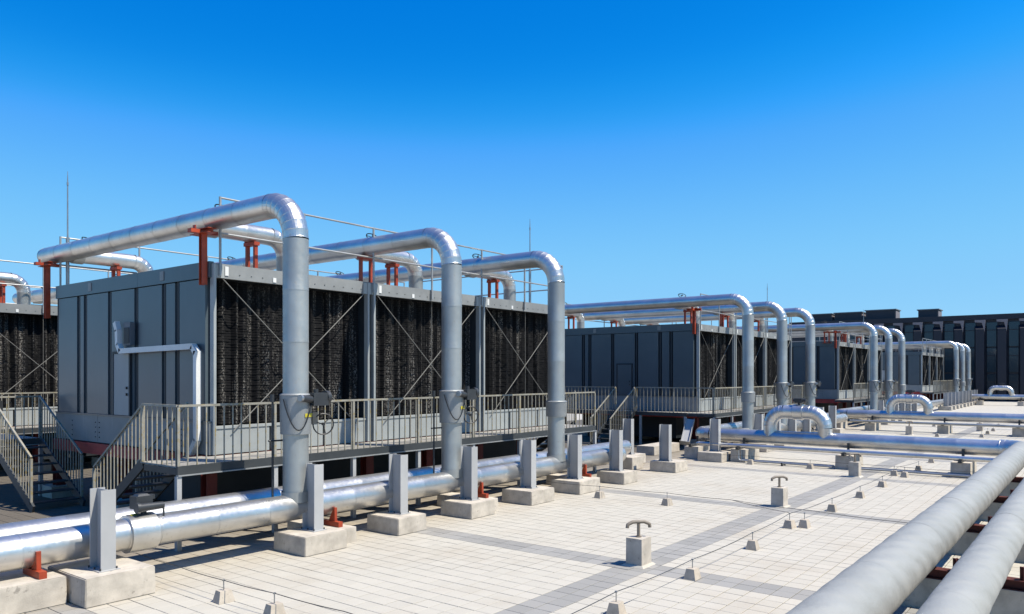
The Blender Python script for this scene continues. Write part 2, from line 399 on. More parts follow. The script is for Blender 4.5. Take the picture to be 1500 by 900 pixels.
def make_tower(label, loc):
    T = thing('cooling_tower', label, 'cooling tower', loc, 'cooling towers on the roof')
    # core box behind everything
    part('casing', MB().box(.12, TL-.12, .62, TD-.05, ZB+.02, ZT-.16), M['wall_dark'], T)
    part('roof_deck', MB().box(.05, TL-.05, .05, TD-.05, ZT-.155, ZT-.10), M['fascia'], T)
    # end walls, one panel at a time
    ys = [.10, 1.30, 1.86, 3.10, 4.40, 5.70, 6.08, 7.35]
    for s in (0, 1):
        for a, b in zip(ys[:-1], ys[1:]):
            x = 0 if s == 0 else TL
            m = MB()
            m.box(x-.03 if s == 0 else x-.12, x+.12 if s == 0 else x+.03, a+.095, b-.095, ZBT+.12, ZF-.02)
            part('wall_panel', m, M['wall'], T)
            m = MB(); xx = x+.02 if s == 0 else x-.02
            m.box(xx-.03, xx+.03, b-.035, b+.035, ZBT+.10, ZF-.01); part('wall_rib', m, M['wall_dark'], T)
        x = 0 if s == 0 else TL; sg = -1 if s == 0 else 1
        ym = [.0, 2.45, 5.0, 7.4]
        for a, b in zip(ym[:-1], ym[1:]):
            part('basin_band', MB().box(min(x+sg*.045, x-sg*.1), max(x+sg*.045, x-sg*.1), a+.006, b-.006, ZB, ZBT+.08), M['band'], T)
        m = MB(); m.box(min(x+sg*.075, x), max(x+sg*.075, x), .0, 7.4, ZBT+.082, ZBT+.115); part('ledge', m, M['wall'], T)
        bm_ = MB()
        for yb in (1.0, 1.1, 2.35, 2.55, 3.3, 4.9, 5.1, 6.4):
            for zb in (1.68, 1.80, 1.92, 2.04): bm_.cbox(x+sg*.05, yb, zb, .02, .022, .022)
        o = part('bolts', bm_, M['black'], T)
        for a, b in ((.0, 3.0), (3.0, 7.4)):
            part('fascia', MB().box(min(x+sg*.05, x-sg*.05), max(x+sg*.05, x-sg*.05), a+.004, b-.004, ZF, ZT+.03), M['wall'], T)
        for yb in (1.9, 5.4):
            m = MB(); m.cbox(x+sg*.055, yb, ZF+.17, .02, .16, .2)
            part('clamp_plate', m, M['fascia'], T)
    # front (and back) face
    fm = make_fill(CW-.34, ZF-ZBT-.04).mesh('louvre_fill', M['fill'], None)
    for c_ in range(NC):
        x0 = c_*CW
        o = link('louvre_fill', fm, T, (x0+.20, .30, ZBT+.03)); o['kind'] = 'stuff'
        part('fascia', MB().box(x0+.004, x0+CW-.004, -.03, .06, ZF, ZT), M['fascia'], T)
        m = MB()
        for i in range(14): m.cbox(x0+.35+i*.28, -.034, ZF+.10, .02, .012, .018)
        part('rivets', m, M['deck_steel'], T)
        m = MB(); m.box(x0+.28, x0+.36, -.045, -.031, ZF+.06, ZT-.05); m.box(x0+1.45, x0+1.53, -.045, -.031, ZF+.03, ZF+.13); part('sticker', m, M['white_metal'], T)
        for a, b in ((0, 1.4), (1.4, 2.86), (2.86, CW)):
            part('basin_panel', MB().box(x0+a+.05, x0+b-.02, .0, .08, ZB, ZBT-.05), M['basin'], T)
        part('basin_rim', MB().box(x0+.05, x0+CW-.05, -.02, .22, ZBT-.048, ZBT), M['basin'], T)
        for s in (0, 1):  # gusset plates
            xx = x0+.13 if s == 0 else x0+CW-.13
            m = MB(); m.box(xx-.12, xx+.12, -.06, -.032, ZF+.0, ZT-.03); part('gusset', m, M['basin'], T)
        m = MB(); m.tube([(x0+.25,-.02,ZF-.02),(x0+CW-.45,-.02,ZBT-.12)], .011, 6); part('cross_brace', m, M['brace'], T)
        m = MB(); m.tube([(x0+CW-.25,-.055,ZF-.02),(x0+.45,-.055,ZBT-.12)], .011, 6); part('cross_brace', m, M['brace'], T)
        m = MB(); m.tube([(x0+CW*.5+.15,.06,ZF),(x0+CW*.5+.15,.06,ZBT)], .007, 6); part('hanger_rod', m, M['brace'], T)
        # partition wall between the cells
        if c_: part('partition', MB().box(x0-.10, x0-.07, .02, .64, ZBT, ZF), M['wall_dark'], T)
    part('partition', MB().box(TL-.12, TL-.09, .02, .64, ZBT, ZF), M['wall_dark'], T)
    part('partition', MB().box(.09, .12, .04, .64, ZBT, ZF), M['wall_dark'], T)
    for c_ in range(NC+1):
        for dx in ((.03,) if c_ == 0 else (-.04,) if c_ == NC else (-.10, .10)):
            m = MB(); x = c_*CW+dx
            m.box(x-.03, x+.03, -.075, -.055, ZB+.0, ZT-.02); m.box(x-.03, x-.016, -.055, .06, ZB, ZT-.02)
            part('corner_post', m, M['basin'], T)
    # back face
    part('back_wall', MB().box(.1, TL-.1, TD-.04, TD, ZBT, ZF), M['wall'], T)
    part('fascia', MB().box(0, TL, TD, TD+.05, ZF, ZT), M['fascia'], T)
    part('basin_panel', MB().box(0, TL, TD-.03, TD+.03, ZB, ZBT), M['basin'], T)
    part('added_dark_box', MB().box(.5, TL-.5, 1.3, 6.1, .25, 1.24), M['wall_dark'], T)  # box added only to make the space beneath the tower read dark
    # red steel frame underneath
    m = MB(); z0, z1 = 1.26, 1.53
    for y in (.10, TD-.10):
        m = MB(); m.box(-.05, TL+.05, y-.10, y+.10, z0, z0+.02); m.box(-.05, TL+.05, y-.10, y+.10, z1-.02, z1); m.box(-.05, TL+.05, y-.012, y+.012, z0+.021, z1-.021)
        part('base_beam', m, M['red_dark'], T)
    for c_ in range(NC*2+1):
        x = c_*CW/2; m = MB(); m.box(x-.1, x+.1, .202, TD-.202, z0+.01, z0+.03); m.box(x-.1, x+.1, .202, TD-.202, z1-.03, z1-.004); m.box(x-.012, x+.012, .202, TD-.202, z0+.031, z1-.031)
        if c_ in (0, NC*2): m.box(x-.11 if c_ == 0 else x+.101, x-.101 if c_ == 0 else x+.11, .0, TD, z0, z1)
        part('base_beam', m, M['red_mid'] if c_ in (0, NC*2) else M['red_dark'], T)
        for y in (.10, TD/2, TD-.10):
            m = MB(); hbeam(m, x, y, .30, z0, .24, .22); part('leg', m, M['red_dark'], T)
            part('footing', MB().box(x-.3, x+.3, y-.3, y+.3, 0.001, .30), M['concrete'], T)
    # guard rail on the deck, front edge, back edge, right end
    def rail_run(a, b, n):
        a, b = Vector(a), Vector(b)
        for hgt in (.62, 1.36):
            mm = MB(); mm.tube([a+Vector((0,0,hgt)), b+Vector((0,0,hgt))], .022, 8); part('guard_rail', mm, M['rail_w'], T, 40)
        for i in range(n+1):
            p_ = a+(b-a)*i/n; mm = MB(); mm.tube([p_-Vector((0,0,.20)), p_+Vector((0,0,1.38))], .027, 8)
            mm.box(p_.x-.03, p_.x+.03, p_.y-.03, p_.y+.03, p_.z-.26, p_.z-.02)
            part('guard_post', mm, M['rail_w'], T, 40)
    rail_run((.15, -.07, ZT), (TL-.1, -.07, ZT), 6)
    rail_run((.1, TD+.08, ZT), (TL-.1, TD+.08, ZT), 6)
    rail_run((TL+.09, .1, ZT), (TL+.09, TD-.1, ZT), 3)
    # door in the end wall, with junction box above
    d = part('door', MB().box(-.075, -.035, 3.36, 4.10, ZBT+.13, 3.70), M['door'], T)
    m = MB(); m.box(-.085, -.032, 3.30, 3.355, ZBT+.12, 3.76); m.box(-.085, -.032, 4.105, 4.16, ZBT+.12, 3.76); m.box(-.085, -.032, 3.3552, 4.1048, 3.705, 3.76)
    part('door_frame', m, M['wall_dark'], T)
    for z in (2.75, 2.9): part('handle', MB().cbox(-.09, 3.44, z, .04, .03, .06), M['black'], d)
    # fan stacks low on the deck
    return T
M['brace'] = m_plain('dull_rod', (0.27, 0.26, 0.23), 0.7, 0, 0.2, 4, 0)
M['red_brown'] = m_plain('brown_red_primer', (0.13, 0.022, 0.016), 0.7, 0, 0.3, 3, 0.1)
M['red_mid'] = m_plain('red_primer', (0.36, 0.035, 0.028), 0.6, 0, 0.3, 3, 0.1, ga=1)
M['rail_w'] = m_plain('galvanised_guard_rail', (0.52, 0.53, 0.52), 0.45, 0.4, 0.25, 4, 0.03)

# ============================================================ MAIN PIPE WITH BRANCHES
PY = 12.0; ZH = .737; ZC = 6.46; PR = .236
def make_main(label, loc, valve=2, sag=0):
    T = thing('cooling_water_pipe', label, 'pipe', loc, 'tall bent pipes feeding the towers')
    c, cd = M['clad'], M['clad_dull']; R0 = .72
    zv0, zv1 = (2.10, 2.86) if valve == 2 else (2.06, 2.50)
    sections(T, (0,0,ZH+.12), (0,0,zv0+.02), PR, cd, 1.3)
    sections(T, (0,0,zv1-.02), (0,0,ZC-R0), PR, cd, 1.05)
    elbow(T, (0,0,ZC-R0), (0,0,ZC), (0,R0,ZC), PR, c, 8)
    sections(T, (0,R0,ZC), (0,11.1,ZC), PR, c, 1.05)
    cap(T, (0,11.1,ZC), (0,1,0), PR, c)
    m = MB(); m.tube([(0,0,zv0),(0,0,zv0+.004),(0,0,zv1-.03),(0,0,zv1-.028),(0,0,zv1)], [PR, PR+.045, PR+.055, PR+.065, PR+.03], 32)
    part('valve_jacket', m, M['jacket'], T, 35)
    for yb in (3.3, 9.75):   # branches down into the cells
        bz = ZC-.06; r = .20
        m = MB(); m.tube([(.10,yb,bz),(.36,yb,bz)], r+.03, 28); part('tee_collar', m, cd, T, 40)
        sections(T, (.34,yb,bz), (1.72,yb,bz), r, c, .7)
        elbow(T, (1.72,yb,bz), (2.15,yb,bz), (2.15,yb,bz-.43), r, c, 5)
        sections(T, (2.15,yb,bz-.43), (2.15,yb,ZT-.12), r, cd, .7)
        m = MB(); m.tube([(.62,yb,bz+.15),(.62,yb,bz+.36)], .025, 8); m.cbox(.62,yb,bz+.28,.16,.12,.10); part('valve_gearbox', m, M['act'], T)
        wheel(T, (.50,yb-.05,bz+.42), (.5,0,1), .17)
    if valve == 2:
        z = 2.78
        m = MB(); m.cbox(.30,-.26,z-.03,.34,.22,.24); m.tube([(.12,-.30,z-.03),(-.12,-.34,z-.0)], [.07,.06], 12); m.tube([(.46,-.26,z+.0),(.54,-.26,z+.0)], .13, 14)
        m.tube([(.26,-.26,z+.08),(.26,-.26,z+.16)], .05, 10)
        part('actuator', m, M['act'], T, 40)
        part('motor_cap', MB().tube([(-.12,-.34,z),(-.17,-.35,z)], .064, 12), M['galv'], T, 40)
        # label tape
        m = MB(); vs = []; fs = []
        for i in range(9):
            t = R(-92 + i*11); vs += [((PR+.062)*math.cos(t), (PR+.062)*math.sin(t), 2.42), ((PR+.062)*math.cos(t), (PR+.062)*math.sin(t), 2.49)]
            if i: fs.append((2*i-2, 2*i, 2*i+1, 2*i-1))
        part('label_tape', m.add(vs, fs), M['yellow'], T)
        m = MB(); cab = []
        for i in range(15):
            t = i/14; an = R(-170 + t*110); cab.append(((PR+.085)*math.cos(an), (PR+.085)*math.sin(an), 2.76 - .72*math.sin(math.pi*min(1, t*1.02))*(.8)))
        part('cable', m.tube(cab, .012, 6), M['black'], T, 60)
        m = MB(); m.tube([(.30,.05,2.42),(.46,-.02,2.42)], .03, 8); m.cbox(.40,.0,2.38,.12,.12,.22); part('gear_bracket', m, M['rust'], T)
        wheel(T, (.56,-.10,2.26), (.35,.93,0), .20, 3)
        m = MB(); m.tube([(-.33,.25,2.75),(-.33,.25,.85)], .02, 8); m.tube([(-.33,.25,2.70),(-.33,.25,2.84)], .045, 8); m.tube([(-.42,.25,1.98),(-.10,.2,1.98)], .018, 6)
        part('sensor_pole', m, M['act'], T, 50)
    else:
        m = MB(); m.cbox(.34,.10,2.3,.16,.16,.3); part('gearbox', m, M['act'], T)
    # small shroud rings near the saddle
    return T
M['jacket'] = m_plain('jacket_grey_sheet', (0.44, 0.455, 0.45), 0.5, 0.5, 0.15, 3, 0.05, streak=((0.5, 0.5, 0.48), 0.6, 0.5))

def t_bracket(label, x, y, ztop, zbot, group='red brackets carrying the high pipes'):
    T = thing('pipe_bracket', label, 'bracket', (x, y, zbot), group)
    hgt = ztop-zbot
    m = MB(); hbeam(m, 0, 0, 0, hgt-.10, .12, .12, .012); part('column', m, M['red'], T)
    m = MB(); m.box(-.10, .10, -.34, .34, hgt-.099, hgt-.085); m.box(-.10, .10, -.34, .34, hgt-.014, hgt); m.box(-.007, .007, -.34, .34, hgt-.084, hgt-.015)
    m.box(-.30,-.101,-.07,.07,hgt-.095,hgt-.02); m.box(.101,.30,-.07,.07,hgt-.095,hgt-.02)
    part('crosshead', m, M['red'], T)
    m = MB(); m.box(-.20,-.18,-.05,.05,hgt-.02,hgt+.06); m.box(.18,.20,-.05,.05,hgt-.02,hgt+.06); part('saddle_plate', m, M['red'], T)
    return T
def portal(label, x, y, ztop, w=.42, along='x', group='red two-legged stands on the tower decks'):
    zb = ZT-.10; T = thing('pipe_stand', label, 'pipe stand', (x, y, zb), group, 0 if along == 'x' else R(90))
    hgt = ztop-zb
    for s in (-1, 1):
        m = MB(); m.cbox(s*w*.36, 0, (hgt-.08)/2, .07, .08, hgt-.08); part('leg', m, M['red'], T)
    part('crossbar', MB().cbox(0, 0, hgt-.04, w, .14, .079), M['red'], T)
    m = MB(); m.box(-w*.75, w*.75, -.11, .11, 0, .02); m.cbox(-w*.5,-.08,.04,.10,.05,.04); part('foot_plate', m, M['red'], T)
    m = MB(); m.box(w*.38, w*.46, -.06, .06, hgt, hgt+.22); part('side_lug', m, M['red'], T)
    return T

# ============================================================ WALKWAYS, STAIRS
ZD = 1.53
def picket_mesh(hgt):
    key = ('pk', round(hgt, 3))
    if key not in CACHE: CACHE[key] = MB().box(-.0100,.0100,-.0100,.0100,0,hgt).mesh('baluster', M['rail'])
    return CACHE[key]
def rail_with_balusters(T, a, b, ph=1.10, step=.185, post_every=2.15):
    a, b = Vector(a), Vector(b); L = (b-a).length; slope = abs((b-a).z) > .01
    part('top_rail', MB().beam(a+Vector((0,0,ph)), b+Vector((0,0,ph)), .042, .042), M['rail'], T)
    n = max(1, round(L/step)); np_ = max(1, round(L/post_every))
    for i in range(np_+1):
        p_ = a+(b-a)*(i/np_)
        part('rail_post', MB().box(-.025,.025,-.025,.025,0,ph-.026), M['rail'], T, None, p_)
    for i in range(1, n):
        t = i/n
        if any(abs(t-j/np_)*L < .05 for j in range(np_+1)): continue
        link('baluster', picket_mesh(ph-.02), T, a+(b-a)*t)
def make_walkway(label, x0, x1, y0=13.35, y1=14.56, left_end=True, right_end=True, legs=2.15):
    T = thing('walkway', label, 'walkway', (x0, y0, 0), 'raised walkways along the towers')
    L = x1-x0; W = y1-y0
    n = max(1, round(L/1.4))
    for i in range(n):
        a, b = L*i/n, L*(i+1)/n
        part('deck_plate', MB().box(a+.003, b-.003, .05, W, ZD-.03, ZD+random.uniform(-.002,.002)), M['deck'], T)
    m = MB(); m.box(-.03, L+.03, -.02, .045, ZD-.15, ZD+.006); part('edge_beam', m, M['deck_steel'], T)
    m = MB(); m.box(-.03, L+.03, -.05, .045, ZD-.175, ZD-.152); part('edge_flange', m, M['rail_w'], T)
    m = MB(); m.box(-.03, L+.03, W-.06, W, ZD-.15, ZD-.032); part('back_beam', m, M['deck_steel'], T)
    k_ = max(1, round(L/legs))
    for i in range(k_+1):
        x = L*i/k_
        part('leg', MB().box(-.045,.045,-.045,.045,0.001,ZD-.178), M['steel'], T, None, (x, .02, 0))
        part('cross_member', MB().box(x-.03, x+.03, .05, W-.06, ZD-.15, ZD-.035), M['deck_steel'], T)
    rail_with_balusters(T, (0, .02, ZD+.007), (L, .02, ZD+.007))
    return T
def make_stair(label, loc, rz, width=.92, run=2.2, rise=ZD, n=8, sides=(0, 1)):
    """climbs along local +x"""
    T = thing('metal_stair', label, 'stairs', loc, None, rz)
    for s in (0, 1):
        y = 0 if s == 0 else width
        part('stringer', MB().beam((0, y, .06), (run, y, rise-.03), .05, .20), M['deck_steel'], T)
    for i in range(1, n):
        x = run*i/n; z = rise*i/n
        m = MB(); m.box(x-.14, x+.14, .03, width-.03, z-.035, z); part('tread', m, M['deck_steel'], T)
    for s in sides:
        y = 0 if s == 0 else width
        rail_with_balusters(T, (.12, y, .17), (run, y, rise+.007), 1.10, .18, 3)
    return T

# ============================================================ BUILD: towers
TX = {1: 8.75, 2: 32.6, 3: 55.5, 4: 85.8}
TY = 14.6
t1 = make_tower('largest grey cooling tower at the left with black fill and white cable duct', (TX[1], TY, 0))
def plain_door(T):
    for ch in T.children:
        if ch.name.startswith('door') and 'frame' not in ch.name:
            ch.data = ch.data.copy(); ch.data.materials[0] = M['wall']
    return T
copy_tree(t1, (8.45, 28.1, 0), 'cooling tower at the left edge, half hidden behind the largest tower')
plain_door(copy_tree(t1, (TX[2], TY, 0), 'blue-grey cooling tower in the middle of the picture beyond the largest one'))
copy_tree(t1, (TX[3], TY, 0), 'third cooling tower of the front row, behind the second trio of tall pipes')
copy_tree(t1, (TX[4], TY, 0), 'farthest small cooling tower of the front row, in front of the dark building')
# ============================================================ main pipes
RX = {1: 8.9, 2: 31.85, 3: 54.15, 4: 89.0, 5: 114.3}
RS = 4.33
mA = make_main('tallest nearest bent silver pipe with grey actuator, crossing over the left tower end', (RX[1], PY, 0), 2)
mB = copy_tree(mA, (RX[1]+RS, PY, 0), 'second bent silver pipe from the left, with actuator and handwheel at rail height')
mC = make_main('third bent silver pipe from the left, with a short collar and no actuator', (RX[1]+2*RS-.05, PY, 0), 1)
nm = {2: ('first', 'in front of the middle tower'), 3: ('first', 'in front of the third tower'),
      4: ('first', 'in front of the farthest tower'), 5: ('first', 'at the far end before the dark building')}
for g in (2, 3, 4, 5):
    for k_ in range(3):
        src = mC if (g + k_) % 3 == 2 else mB
        copy_tree(src, (RX[g]+RS*k_+(.0 if g != 4 else 0), PY, 0),
                  f"{['nearest','middle','farthest'][k_]} of three bent pipes {nm[g][1]}")
# row behind
for k_ in range(2):
    o = make_main('silver pipe elbow ' + ['at the left edge above the rear tower' , 'whose grey end shows past the top left corner of the largest tower'][k_], (8.25+RS*k_*1.1, 25.5, 0), 1)

# supports on the towers
for g in (1, 2, 3):
    gl = {1: 'largest', 2: 'middle', 3: 'third'}[g]
    dx = RX[g]-TX[g]
    t_bracket(f'red T-shaped bracket at the front corner of the {gl} tower end wall', TX[g]-.12 if g == 1 else TX[g]-.12, TY+.12, ZC-PR-.02, ZF-.16)
    t_bracket(f'red T-shaped bracket at the far corner of the {gl} tower end wall', TX[g]-.12, 22.35, ZC-PR-.02, ZF-.5)
    for k_ in range(3):
        x = RX[g]+RS*k_; cn = ['nearest', 'middle', 'farthest'][k_]
        if k_ == 1: portal(f'red stand under the {cn} high pipe at the front of the {gl} tower deck', x, TY+.35, ZC-PR, .46)
        portal(f'red stand under the short front branch of the {cn} pipe on the {gl} tower', x+1.25, 15.3, ZC-.06-.20, .42, 'y')
        portal(f'red stand under the short rear branch of the {cn} pipe on the {gl} tower', x+1.25, 21.75, ZC-.06-.20, .42, 'y')
portal('red stand under the pipe elbow at the left edge of the photo', 9.75, 28.8, ZC-.26, .42, 'y')

# lightning rods
for lb, x, y in (('tall thin lightning rod behind the left end of the nearest high pipe', 9.03, 22.08), ('tall thin lightning rod beyond the third tall pipe', 21.72, 16.0), ('thin lightning rod above the pipes of the middle tower', 45.6, 16.0), ('small lightning rod above the farthest tower pipes', 68.6, 16.0)):
    T = thing('lightning_rod', lb, 'lightning rod', (x, y, 5.3), 'lightning rods')
    m = MB(); m.tube([(0,0,0),(0,0,1.6)], .045, 10); part('mast', m, M['galv'], T, 50)
    m = MB(); m.tube([(0,0,1.6),(0,0,3.1),(0,0,3.38)], [.022,.016,.006], 8); m.tube([(0,0,3.0),(0,0,3.08)], .026, 8); part('rod', m, M['galv'], T, 50)

# white cable duct on the end wall
m = MB(); X_ = 8.60
T = thing('cable_duct', 'white square cable duct bent across the end wall above the door', 'cable duct', (X_, 18.3, 0))
def duct(a, b): part('duct_section', MB().beam((0, a[0]-18.3, a[1]), (0, b[0]-18.3, b[1]), .12, .11, (1,0,0)), M['white_metal'], T)
duct((18.42,4.44),(18.32,4.24)); duct((18.32,4.26),(18.30,3.90)); duct((18.30,3.92),(18.16,3.74)); duct((18.2,3.76),(15.02,3.80)); duct((15.05,3.80),(14.90,3.66)); duct((14.90,3.70),(14.90,1.84)); duct((14.90,1.86),(15.12,1.56))
tb_ = thing('junction_box', 'small dark box on the end wall beside the top of the white duct', 'junction box', (8.66, 17.95, 3.9))
part('housing', MB().box(-.06,.05,-.2,.1,.0,.52), M['sign'], tb_); part('cover', MB().box(-.075,-.061,-.17,.07,.03,.40), M['wall_dark'], tb_)

# ============================================================ walkways and stairs
W1 = make_walkway('raised walkway with railing along the front of the largest cooling tower', 7.35, 21.75)
rail_with_balusters(W1, (.0, .05, ZD+.007), (.0, 1.33, ZD+.007))
part('landing_plate', MB().box(.02, 1.34, 1.215, 1.45, ZD-.03, ZD-.004), M['deck'], W1)
make_stair('grey metal stair going down behind the left end of the front walkway', (7.40, 16.95, 0), R(-90), .90, 2.2)
make_stair('metal stair at the right end of the front walkway beside the third tall pipe', (21.85, 16.95, 0), R(-90), .85, 2.2)
# stair to the rear tower, climbing away from the camera
make_stair('dark open-tread metal stair at the left edge leading to the rear tower', (8.45, 19.75, 0), R(90), 1.12, 2.6)
Wb = make_walkway('dark connecting landing at the top of the left edge stair', 7.3, 8.5, 22.4, 26.7)
Wr = make_walkway('walkway with railing in front of the rear tower at the left edge', 8.52, 21.8, 26.8, 28.02)
W2 = make_walkway('walkway with railing along the front of the middle tower', 31.5, 45.6)
W2e = thing('walkway', 'narrow walkway along the shaded end wall of the middle tower', 'walkway', (31.5, 14.6, 0), 'raised walkways along the towers')
for i in range(5): part('deck_plate', MB().box(.03, 1.02, i*1.4+.003-.02, i*1.4+1.397, ZD-.03, ZD), M['deck'], W2e)
part('edge_beam', MB().box(-.05, .028, 0, 7.0, ZD-.16, ZD+.004), M['deck_steel'], W2e)
for i in range(4): part('leg', MB().box(-.045,.045,-.045,.045,0,ZD-.162), M['steel'], W2e, None, (0, .1+i*2.2, 0))
rail_with_balusters(W2e, (-.02, -1.2, ZD+.007), (-.02, 2.5, ZD+.007)); rail_with_balusters(W2e, (-.02, 3.6, ZD+.007), (-.02, 7.0, ZD+.007))
make_stair('pale metal stair climbing to the end walkway of the middle tower', (29.05, 17.15, 0), 0, 1.0, 2.35)
W3 = make_walkway('walkway with railing along the front of the third tower', 54.6, 68.6)
W4 = make_walkway('walkway with railing along the front of the farthest tower', 84.6, 99.0)
W5 = make_walkway('railing and walkway beyond the farthest tower', 103, 124)

# ============================================================ long header pipes
def header(label, y, z, xa, xb, r=.243, capa=True, capb=True, mat=None, step=1.0, name='header_pipe', group='long pipes lying along the tower row'):
    T = thing(name, label, 'pipe', (xa, y, z), group); mat = mat or M['clad']
    sections(T, (0,0,0), (xb-xa,0,0), r, mat, step)
    if capa: cap(T, (0,0,0), (-1,0,0), r, mat)
    if capb: cap(T, (xb-xa,0,0), (1,0,0), r, mat)
    return T
H1 = header('front insulated silver pipe lying behind the steel posts at lower left', PY, ZH, .3, 21.0)
def jacket(T, x, r=.293, L=.46):
    m = MB(); m.tube([(x,0,0),(x+.012,0,0),(x+.015,0,0),(x+L-.02,0,0),(x+L,0,0)], [.243,.25,r,r,r-.02], 36)
    return part('valve_jacket', m, M['clad'], T, 35)
jacket(H1, 5.42); 
m = MB(); m.cbox(5.72,.06,.46,.26,.22,.20); m.frustum(5.62,5.82,-.03,.15,.561,.59,.03); m.tube([(5.60,-.12,.40),(5.98,-.12,.40)], [.07,.055], 14); m.tube([(5.55,-.12,.40),(5.599,-.12,.40)], .085, 14)
m.tube([(5.72,.02,.25),(5.72,.02,.36)], .06, 10); m.tube([(6.0,-.1,.38),(6.0,-.1,.22)], .015, 6)
m.cbox(5.86,.05,.53,.10,.10,.07)
part('actuator', m, M['act'], H1, 40)
m = MB(); vs = []; fs = []
for i in range(7):
    t = R(75 + i*9); vs += [(5.50, -.298*math.cos(t), .298*math.sin(t)), (5.60, -.298*math.cos(t), .298*math.sin(t))]
    if i: fs.append((2*i-2, 2*i, 2*i+1, 2*i-1))
part('label_tape', m.add(vs, fs), M['yellow'], H1)
header('rear insulated silver pipe running under the edge of the front walkway', 12.92, .755, .3, 23.0)
# saddle branch shrouds where the tall pipes meet the front header are part of the header
for x in (RX[1], RX[1]+RS, RX[1]+2*RS-.05):
    m = MB(); m.tube([(x-.3,0,.10),(x-.3,0,.30)], .262, 28, False); part('branch_collar', m, M['clad_dull'], H1, 40)

# cross pipes with elbow joining header and right-hand pipes
TX2 = {1: 28.4, 2: 48.4, 3: 96.5}
ZX = .90
def cross_pipe(label, x, ya, yb, end_elbow=True, r=.255, hx=8.0):
    T = thing('cross_pipe', label, 'pipe', (x, 0, ZX), 'pipes crossing the roof towards the right')
    c = M['clad']
    sections(T, (0, yb, 0), (0, ya-.6, 0), r, c, 1.15)
    elbow(T, (0, ya-.6, 0), (0, ya, 0), (.6, ya, 0), r, c, 6)
    sections(T, (.6, ya, 0), (hx, ya, 0), r, c, 1.1)
    # expansion loop: up, over and down again
    q = .245; a, b = 9.86, 7.90; zt = .96
    sections(T, (0, a, .05), (0, a, zt-.52), q, c, .7); elbow(T, (0,a,zt-.52), (0,a,zt), (0,a-.52,zt), q, c, 6)
    sections(T, (0,a-.52,zt), (0,b+.55,zt), q, c, .7); elbow(T, (0,b+.55,zt), (0,b,zt), (0,b,zt-.55), q, c, 7)
    sections(T, (0,b,zt-.55), (0,b,.02), q, c, .5)
    m = MB(); m.tube([(0,a-.85,zt),(0,a-.87,zt),(0,a-1.20,zt),(0,a-1.22,zt)], [q,q+.035,q+.035,q], 28); part('valve_jacket', m, c, T, 35)
    m = MB(); m.cbox(0,a-1.05,zt+.42,.2,.26,.16); m.tube([(0,a-1.05,zt+.25),(0,a-1.05,zt+.4)], .04, 8); m.tube([(0,a-1.3,zt+.43),(0,a-.85,zt+.43)], .06, 10); part('actuator', m, M['act'], T, 40)
    return T
C1 = cross_pipe('large silver pipe with an arched loop crossing the roof in the middle distance', TX2[1], 12.75, 2.62)
elbow(C1, (0, 2.62, 0), (0, 2.02, 0), (-.6, 2.02, 0), .285, M['clad'], 6)
C2 = cross_pipe('second arched silver pipe crossing the roof behind the first one', TX2[2], 12.75, -6)
C3 = cross_pipe('farthest arched silver pipe crossing the roof near the dark building', TX2[3], 12.75, -30)
header('silver header pipe starting behind the posts of the middle tower', PY, ZH, 29.6, 46.8)
header('rear header pipe behind the second arched pipe', 12.92, .755, 36.6, 47.6)
header('silver header pipe along the posts of the third tower', PY, ZH, 50.5, 92)
T = thing('thin_pipe', 'thin silver pipe running beside the first arched cross pipe', 'pipe', (27.55, 0, .60), None)
sections(T, (0, 2.7, 0), (0, 12.3, 0), .075, M['clad'], 1.2); cap(T, (0,12.3,0), (0,1,0), .075, M['clad'])
T = thing('thin_pipe', 'thin dark pipe running beside the second arched cross pipe', 'pipe', (47.4, 0, .55), None)
sections(T, (0, -6, 0), (0, 11.8, 0), .07, M['clad_dull'], 2.4)
# supports of the cross pipes
def block(label, x, y, dx, dy, h, name='concrete_block', cat='concrete block', group='concrete blocks under the cross pipes', mat='concrete'):
    m = MB(); m.frustum(x-dx/2-x, dx/2, -dy/2, dy/2, 0.001, h, .01)
    T = part(name, m, M[mat]); T.location = (x, y, 0); tag(T, label, cat, group); return T
n_ = 0
for g in (1, 2, 3):
    x = TX2[g]; gl = {1: 'first', 2: 'second', 3: 'farthest'}[g]
    for i, y in enumerate((10.75, 7.05, 3.6, 12.6)):
        pl = ['left of the arch', 'just right of the arch', 'at the right-hand end', 'at the left-hand end'][i]
        block(f'concrete block {pl} carrying the {gl} cross pipe', x-.15, y, 1.5, .55, .46)
        T = thing('pipe_bracket', f'small dark bracket on the block {pl} of the {gl} cross pipe', 'bracket', (x, y, .46), 'brackets of the cross pipes')
        part('foot_plate', MB().box(-1.0,.4,-.05,.05,0,.10), M['act'], T); part('saddle_plate', MB().box(-.30,-.27,-.04,.04,.101,.38), M['act'], T)
# low conduits on the tiles
for i, (ya, yb) in enumerate(((10.6, 7.35), (6.75, 3.3))):
    for s in (0, 1):
        T = thing('conduit', f"{['farther','nearer'][s]} of two thin conduits on the tiles {['left','right'][i]} of the cross pipe vent", 'conduit', (27.2+s*.28, ya, .10), 'conduits on the tiles')
        m = MB(); m.tube([(0,.0,.35),(0,0,.06),(0,-.06,0),(0,yb-ya,0)], .035, 8); part('pipe_run', m, M['galv'], T, 60)
        part('clip', MB().box(-.05,.05,-1.6,-1.55,-.099,.02), M['act'], T)

